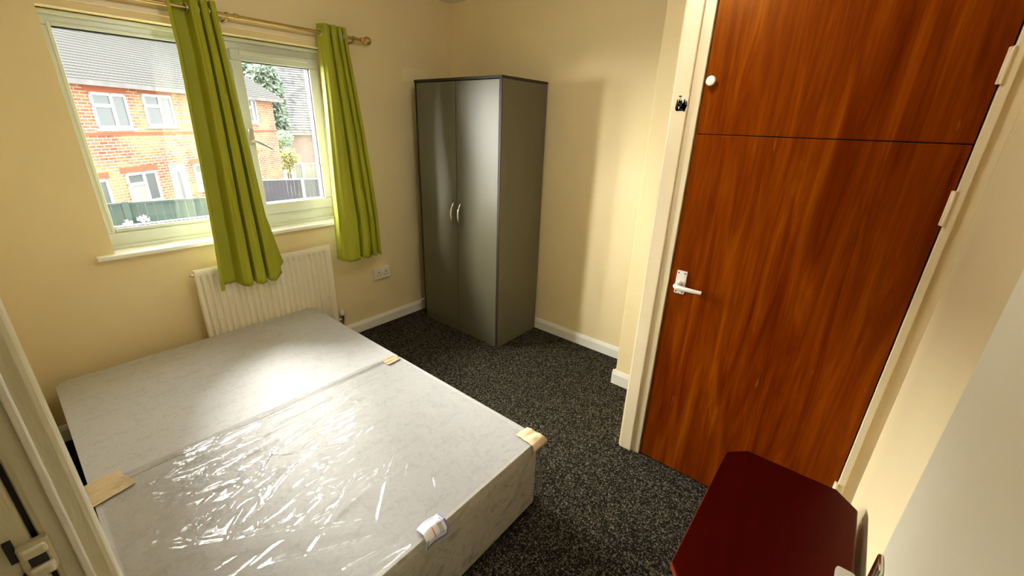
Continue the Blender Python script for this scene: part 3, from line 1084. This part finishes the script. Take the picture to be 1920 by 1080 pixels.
front = [rows[i][0] for i in range(NU + 1)]
right = [rows[NU][j] for j in range(NV + 1)]
left = [rows[0][j] for j in range(NV + 1)]
skirt_strip(front, (0, -1), 1.0, lambda f: max(0, (f - 0.93) / 0.07) + max(0, (0.07 - f) / 0.07))
skirt_strip(right, (1, 0), 4.0, lambda f: max(0, (0.1 - f) / 0.1))
skirt_strip(left, (-1, 0), 7.0, lambda f: max(0, (0.1 - f) / 0.1))
wrap = obj('plastic_wrap', wr, M['film'], bed, True, 180)
wrap['label'] = 'clear crumpled polythene over the near half'


def tape_strip(cx, cyy, lx, ly, rot, seed, over=None, name='packing_tape'):
    """a wrinkled strip lying on the top; over=(nx, ny, drop) folds its end down the bed's side"""
    bm = bmesh.new()
    ca, sa = math.cos(rot), math.sin(rot)

    def fn(u, v):
        a = (u - 0.5) * lx
        b = (v - 0.5) * ly
        x = cx + a * ca - b * sa
        y = cyy + a * sa + b * ca
        z = bz + 0.0065 + 0.003 * noise.noise(Vector((x * 38, y * 38, seed)))
        z += 0.0016 * math.sin(34 * b / max(ly, .01) * 0.5 + seed)
        # beyond the bed's edge the strip folds down
        ox = max(0, x - (bx1 + 0.004)) - max(0, (bx0 - 0.004) - x)
        oy = -max(0, (by0 - 0.004) - y)
        d = abs(ox) + abs(oy)
        if d > 0:
            x -= ox
            y -= oy
            sgx = (1 if ox > 0 else -1) if ox else 0
            x += sgx * min(0.016, 0.006 + d * 0.5)
            if oy:
                y -= min(0.016, 0.006 + d * 0.5)
            z -= d
        return Vector((x, y, z))
    grid(bm, 30, 26, fn)
    o = obj(name, bm, M['tape'], bed, True, 80)
    so = o.modifiers.new('thickness', 'SOLIDIFY')
    so.thickness = 0.0008
    return o


t1 = tape_strip(-2.560, -1.015, 0.105, 0.06, R(8), 1); t1['label'] = 'tan tape strip over the left edge of the seam'
t2 = tape_strip(-2.550, -1.078, 0.115, 0.07, R(12), 4); t2['label'] = 'creased tan tape strip over the left edge'
t3 = tape_strip(-1.440, -1.055, 0.075, 0.065, R(4), 2); t3['label'] = 'small tan tape square at the right end of the seam'
t4 = tape_strip(-1.402, -1.966, 0.090, 0.110, R(-4), 3); t4['label'] = 'tan tape folded over the foot corner'

# folded care label at the foot edge
lb = bmesh.new()


def lab(u, v):
    x = -1.990 + 0.085 * u + 0.012 * v
    s = (v - 0.45) * 0.085
    y = by0 - 0.006 + max(s, 0) * 0.9 - 0.004 * (v < 0.45)
    z = bz + 0.016 + 0.006 * math.sin(5 * u) + (s if s < 0 else 0.008 * math.sin(4 * v))
    return Vector((x, y - (0.012 if s < 0 else 0.0) * min(1, -s / 0.01), z))


grid(lb, 12, 12, lab)
lo_ = obj('care_label', lb, M['paper'], bed, True, 80)
so = lo_.modifiers.new('thickness', 'SOLIDIFY'); so.thickness = 0.0008
lo_['label'] = 'crumpled white paper label with blue edge'


def lab_patch(u0, u1, v0, v1, m, nm):
    b = bmesh.new()
    grid(b, 6, 6, lambda u, v: lab(u0 + (u1 - u0) * u, v0 + (v1 - v0) * v) + Vector((0, -0.0016, 0.0016)))
    obj(nm, b, m, lo_)


lab_patch(0.02, 0.98, 0.0, 0.09, M['blue_ink'], 'blue_border')
lab_patch(0.93, 1.0, 0.0, 1.0, M['blue_ink'], 'blue_border')
lab_patch(0.05, 0.75, 0.93, 0.99, M['grey_ink'], 'grey_lines')
lab_patch(0.62, 0.80, 0.25, 0.62, M['grey_ink'], 'grey_lines')
lab_patch(0.84, 0.90, 0.5, 0.8, M['red_ink'], 'red_line')
lab_patch(0.36, 0.40, 0.2, 0.5, M['red_ink'], 'red_line')
lab_patch(0.0, 0.1, 0.1, 0.36, M['grey_ink'], 'grey_lines')

# ------------------------------------------------------------------ mahogany side table
tz = 0.48
tb = thing('side_table', (-1.38, -2.79, 0), 'dark mahogany side table with clipped corners in front of the cupboard', 'table')
tx0, tx1, ty0, ty1, ch = -1.692, -1.066, -2.972, -2.602, 0.056
poly = [(tx0 + ch * .7, ty1), (tx1 - ch, ty1), (tx1, ty1 - ch), (tx1, ty0 + ch), (tx1 - ch, ty0), (tx0 + ch * .7, ty0), (tx0, ty0 + ch * .6), (tx0, ty1 - ch * .6)]
bm = bmesh.new()
prism(bm, poly[::-1], tz - 0.024, tz, bev=0.003)
obj('table_top', bm, M['mahogany'], tb)
e = 0.0012


def inset(q):
    return [(x + (e if x > -1.38 else -e), y + (e if y > -2.79 else -e)) for x, y in q]


bm = bmesh.new()
prism(bm, inset(poly)[::-1], tz - 0.020, tz - 0.005)
obj('edge_moulding', bm, M['mahogany_edge'], tb)
ax0, ax1, ay0, ay1 = tx0 + 0.06, tx1 - 0.06, ty0 + 0.05, ty1 - 0.05
obj('apron', boxes([(ax0, ax1, ay1 - 0.016, ay1, tz - 0.085, tz - 0.024), (ax0, ax1, ay0, ay0 + 0.016, tz - 0.085, tz - 0.024), (ax0, ax0 + 0.016, ay0, ay1, tz - 0.085, tz - 0.024), (ax1 - 0.016, ax1, ay0, ay1, tz - 0.085, tz - 0.024)], bev=0.001), M['mahogany'], tb)
for lx in (ax0 + 0.016, ax1 - 0.016):
    for ly in (ay0 + 0.016, ay1 - 0.016):
        bm = bmesh.new()
        tube(bm, [(lx, ly, tz - 0.024), (lx, ly, 0.0)], [0.026, 0.018], 4)
        obj('leg', bm, M['mahogany'], tb)

# ------------------------------------------------------------------ outdoors
GZ = -2.6
struct('ground_outside', B(-40, 60, WT + 0.2, 90, GZ - 0.2, GZ), M['ground'])

# the house across the gardens; local frame: u along its front, w away from us
AZ = R(37.5)
HP = Vector((1.328, 17.895, 0))
HU = Vector((math.cos(AZ), math.sin(AZ), 0))
HW = Vector((-HU.y, HU.x, 0))


def house_obj(name, bm, m, parent):
    """mesh given in the house frame (u, w, z): linked with the house's rotation"""
    me = bpy.data.meshes.new(name)
    bmesh.ops.recalc_face_normals(bm, faces=bm.faces)
    bm.to_mesh(me)
    bm.free()
    for q in (m if isinstance(m, list) else [m]):
        me.materials.append(q)
    o = bpy.data.objects.new(name, me)
    COL.objects.link(o)
    o.parent = parent
    return o


def house_root(name, P, ang, label, cat):
    o = bpy.data.objects.new(name, None)
    COL.objects.link(o)
    o.location = P
    o.rotation_euler = (0, 0, ang)
    o['label'] = label
    o['category'] = cat
    return o


house = house_root('brick_house', (HP.x, HP.y, 0), AZ, 'red brick house with white windows and pale tiled roof across the gardens', 'house')
HX0, HX1, HD = -9.0, 8.72, 7.0
WINS = [('window', -1.55, -0.25, 1.0, 2.1), ('window', 0.42, 1.74, 1.06, 2.17), ('window', 6.36, 7.2, 1.22, 2.33),
        ('window', -1.10, 0.20, -1.57, -0.47), ('window', -3.2, -1.78, -1.53, -0.56), ('window', 2.08, 3.4, -1.5, -0.42), ('window', 5.4, 6.62, -1.38, -0.29)]
DOORR = (0.84, 1.62, GZ + 0.1, -0.36)
bm = B(HX0, HX1, 0, HD, GZ, 2.42)
house_obj('brick_wall', bm, M['brick'], house)
house_obj('string_course', boxes([(HX0, HX1 + 0.03, -0.03, 0.02, 0.78, 0.87)]), M['soldier'], house)
for (nm, a, b, z0, z1) in WINS:
    f = 0.09
    mu = a + (b - a) * 0.56
    tr = z1 - (z1 - z0) * 0.36
    fr = boxes([(a, b, -0.05, 0.03, z1 - f, z1), (a, b, -0.05, 0.03, z0, z0 + f), (a, a + f, -0.05, 0.03, z0, z1), (b - f, b, -0.05, 0.03, z0, z1),
                (mu - f * .6, mu + f * .6, -0.05, 0.03, z0, z1), (a, mu, -0.05, 0.03, tr - f * .6, tr + f * .6)], bev=0.008)
    box(fr, a - 0.06, b + 0.06, -0.10, 0.02, z0 - 0.07, z0)
    w = house_obj('window', fr, M['ext_white'], house)
    house_obj('pane', B(a + 0.02, b - 0.02, -0.012, 0.0, z0 + 0.02, z1 - 0.02), M['ext_glass'], w)
    if z0 < 0:
        house_obj('blind', B(a + f, mu - 0.04, -0.018, -0.012, z0 + f, tr - 0.05), M['ext_blind'], w)
    house_obj('brick_lintel', B(a - 0.12, b + 0.12, -0.012, 0.0, z1 + 0.01, z1 + 0.20), M['soldier'], house)
a, b, z0, z1 = DOORR
bm = boxes([(a, b, -0.05, 0.02, z0, z1)], bev=0.01)
dd = house_obj('front_door', bm, M['ext_white'], house)
house_obj('door_pane', B(a + 0.30, a + 0.44, -0.058, -0.045, z0 + 0.7, z1 - 0.25), M['ext_glass'], dd)
# saw-tooth tiled roof, hipped at the far end
rz0_, pitch = 2.40, R(40)
run = HD / 2 + 0.45
rise = run * math.tan(pitch)
bm = bmesh.new()
shade_faces = []
NC = 36
hipback = run
for k in range(NC):
    t0, t1 = k / NC, (k + 1) / NC
    for side in (0, 1):
        def pt(t, lift, u):
            w = -0.45 + run * t
            if side:
                w = HD - w
            return (u, w, rz0_ + rise * t + lift)
        e0, e1 = HX1 + 0.40 - hipback * t0, HX1 + 0.40 - hipback * t1
        vs = [bm.verts.new(p) for p in (pt(t0, 0.07, HX0), pt(t0, 0.07, e0), pt(t1, 0.0, e1), pt(t1, 0.0, HX0))]
        bm.faces.new(vs)
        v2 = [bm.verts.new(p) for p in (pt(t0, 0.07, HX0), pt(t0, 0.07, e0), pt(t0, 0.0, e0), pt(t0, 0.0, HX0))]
        shade_faces.append(bm.faces.new(v2))
    q0, q1 = -0.45 + run * t0, -0.45 + run * t1
    e0, e1 = HX1 + 0.40 - hipback * t0, HX1 + 0.40 - hipback * t1
    z0, z1 = rz0_ + rise * t0, rz0_ + rise * t1
    bm.faces.new([bm.verts.new(p) for p in ((e0, q0, z0 + 0.035), (e0, HD - q0, z0 + 0.035), (e1, HD - q1, z1), (e1, q1, z1))])
for f in shade_faces:
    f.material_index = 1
rf_ = house_obj('tiled_roof', bm, [M['roof'], M['roof_riser_shade']], house)
house_obj('gutter', boxes([(HX0, HX1 + 0.40, -0.46, -0.30, 2.27, 2.42), (HX0, HX1 + 0.4, -0.40, 0.0, 2.30, 2.36)]), M['soffit'], house)

# bungalow further off
bung = house_root('bungalow', (14.3, 36.5, 0), R(-8), 'distant bungalow with large speckled grey roof behind the gardens', 'house')
house_obj('brick_wall', B(0, 12, 0, 8, GZ, 0.35), M['brick_far'], bung)
bm = bmesh.new()
for k in range(30):
    t0, t1 = k / 30, (k + 1) / 30
    vs = [bm.verts.new(p) for p in ((-0.2, -0.5 + 4.5 * t0, 0.12 + 6.0 * t0 + 0.04), (12.3, -0.5 + 4.5 * t0, 0.12 + 6.0 * t0 + 0.04), (12.3, -0.5 + 4.5 * t1, 0.12 + 6.0 * t1), (-0.2, -0.5 + 4.5 * t1, 0.12 + 6.0 * t1))]
    bm.faces.new(vs)
bm.faces.new([bm.verts.new(p) for p in ((-0.2, -0.5, 0.12), (-0.2, 8.5, 0.12), (-0.2, 4.0, 6.1))])
bm.faces.new([bm.verts.new(p) for p in ((-0.2, 8.5, 0.12), (12.3, 8.5, 0.12), (12.3, 4.0, 6.1), (-0.2, 4.0, 6.1))])
house_obj('tiled_roof', bm, M['roof_far'], bung)


def fence(name, P, ang, L, z0, z1, m, label, post_at=(), posts_m=None, pw=2.0):
    f = house_root(name, (P[0], P[1], GZ), ang, label, 'fence')
    bm = bmesh.new()
    n = int(L / 0.15)
    for i in range(n):
        box(bm, i * 0.15, i * 0.15 + 0.146, -0.012 + 0.006 * (i % 2), 0.012 + 0.006 * (i % 2), 0.0, z1 - GZ)
    house_obj('board_panel', bm, m, f)
    house_obj('capping_rail', B(0, L, -0.03, 0.03, z1 - GZ - 0.02, z1 - GZ + 0.03), posts_m or m, f)
    for q in post_at:
        house_obj('post', B(q - 0.06, q + 0.06, -0.08, -0.02, 0, z1 - GZ + 0.06), posts_m or m, f)
    return f


gang = math.atan2(-0.35, 1.88)
fence('garden_fence', (-2.9, 10.55, 0), gang, 4.4, GZ, -0.42, M['fence_green'], 'dark green board fence below the brick house', (0.2, 2.2, 4.2))
fence('garden_fence', (4.3, 18.2, 0), math.atan2(-0.97, 2.27), 6.6, GZ, -1.09, M['fence_purple'], 'dark slate board fence with pale concrete post', (0.3, 2.45, 4.9), M['concrete'])
fence('garden_fence', (9.0, 23.3, 0), math.atan2(-0.5, 1.91), 7.0, GZ, -1.0, M['fence_grey'], 'weathered grey-green fence further down the gardens', (0.4, 2.2, 4.0, 5.8), M['concrete'])


def foliage(bm, c, r, n, size, rg, shell=0.55):
    c = Vector(c)
    for _ in range(n):
        d = Vector((rg.gauss(0, 1), rg.gauss(0, 1), rg.gauss(0, 1))).normalized()
        q = shell + (1 - shell) * rg.random()
        lump = 1 + 0.25 * noise.noise(d * 2.3 + c)
        p = c + Vector((d.x * r[0], d.y * r[1], d.z * r[2])) * q * lump
        a = Vector((rg.uniform(-1, 1), rg.uniform(-1, 1), rg.uniform(-1, 1))).normalized()
        b = a.orthogonal().normalized()
        s = size * rg.uniform(0.6, 1.3)
        bm.faces.new([bm.verts.new(p + a * s), bm.verts.new(p + b * s * 0.6), bm.verts.new(p - a * s), bm.verts.new(p - b * s * 0.6)])


def tree(name, x, y, crowns, m, label, n, size, seed, trunk=0.2):
    t = thing(name, (x, y, GZ), label, 'tree')
    rg = random.Random(seed)
    bm = bmesh.new()
    for (dx, dy, z, rx_, ry_, rz__) in crowns:
        foliage(bm, (x + dx, y + dy, z), (rx_, ry_, rz__), n, size, rg)
    obj('foliage', bm, m, t)
    obj('trunk', T([(x, y, GZ), (x, y, crowns[0][2])], [trunk, trunk * 0.5], 8), M['bark'], t)
    return t


tree('conifer_tree', 11.9, 32.5, [(0, 0, 0.8, 1.2, 1.2, 3.2), (0.15, 0, 3.0, 1.0, 1.0, 2.2), (-0.6, 0, -0.6, 1.0, 1.0, 1.6)], M['leaf_dark'], 'dark conifer between the brick house and the bungalow roof', 2600, 0.20, 1)
tree('broadleaf_tree', 16.2, 48.0, [(0, 0, 4.5, 3.4, 2.5, 3.0), (2.4, 1, 7.0, 3.4, 2.5, 2.8), (-2.6, 1, 7.0, 3.4, 2.5, 3.0), (4.6, 0, 6.0, 3.2, 2.5, 4)], M['leaf_pale'], 'pale green broadleaf tree rising above the brick house roof end', 4200, 0.30, 2, 0.3)
sh = thing('clipped_shrub', (9.95, 26.6, GZ), 'rounded clipped green shrub beyond the weathered fence', 'shrub')
bm = bmesh.new(); foliage(bm, (9.95, 26.6, 0.25), (0.62, 0.6, 0.5), 1500, 0.07, random.Random(4), 0.8)
obj('foliage', bm, M['leaf_pale'], sh)
obj('stem', T([(9.95, 26.6, GZ), (9.95, 26.6, 0.2)], 0.06, 8), M['bark'], sh)
sh = thing('yellow_shrub', (9.5, 25.2, GZ), 'loose yellow-green shrub beside the brick house corner', 'shrub')
bm = bmesh.new(); foliage(bm, (9.5, 25.2, -0.9), (0.8, 0.5, 0.75), 900, 0.09, random.Random(6), 0.3)
obj('foliage', bm, M['leaf_yel'], sh)
obj('stem', T([(9.5, 25.2, GZ), (9.5, 25.2, -0.6)], 0.05, 8), M['bark'], sh)
# white flowers in front of the green fence
for i, (fx, fy, fz, lab_) in enumerate([(-0.55, 9.8, -0.735, 'clump of white flowers in front of the green fence, larger one'), (-0.83, 9.85, -0.80, 'small clump of white flowers in front of the green fence')]):
    fl = thing('flowering_plant', (fx, fy, GZ), lab_, 'plant')
    bm = bmesh.new(); foliage(bm, (fx, fy, fz), (0.11, 0.08, 0.08), 90 if i == 0 else 40, 0.035, random.Random(20 + i), 0.2)
    obj('blossom', bm, M['petal'], fl)
    bm = bmesh.new(); foliage(bm, (fx, fy, fz - 0.22), (0.12, 0.1, 0.16), 160, 0.04, random.Random(30 + i), 0.2)
    obj('leaves', bm, M['leaf_dark'], fl)
    obj('stem', T([(fx, fy, GZ), (fx, fy, fz)], 0.012, 6), M['bark'], fl)

for o in bpy.data.objects:
    if '_base' in o:
        del o['_base']
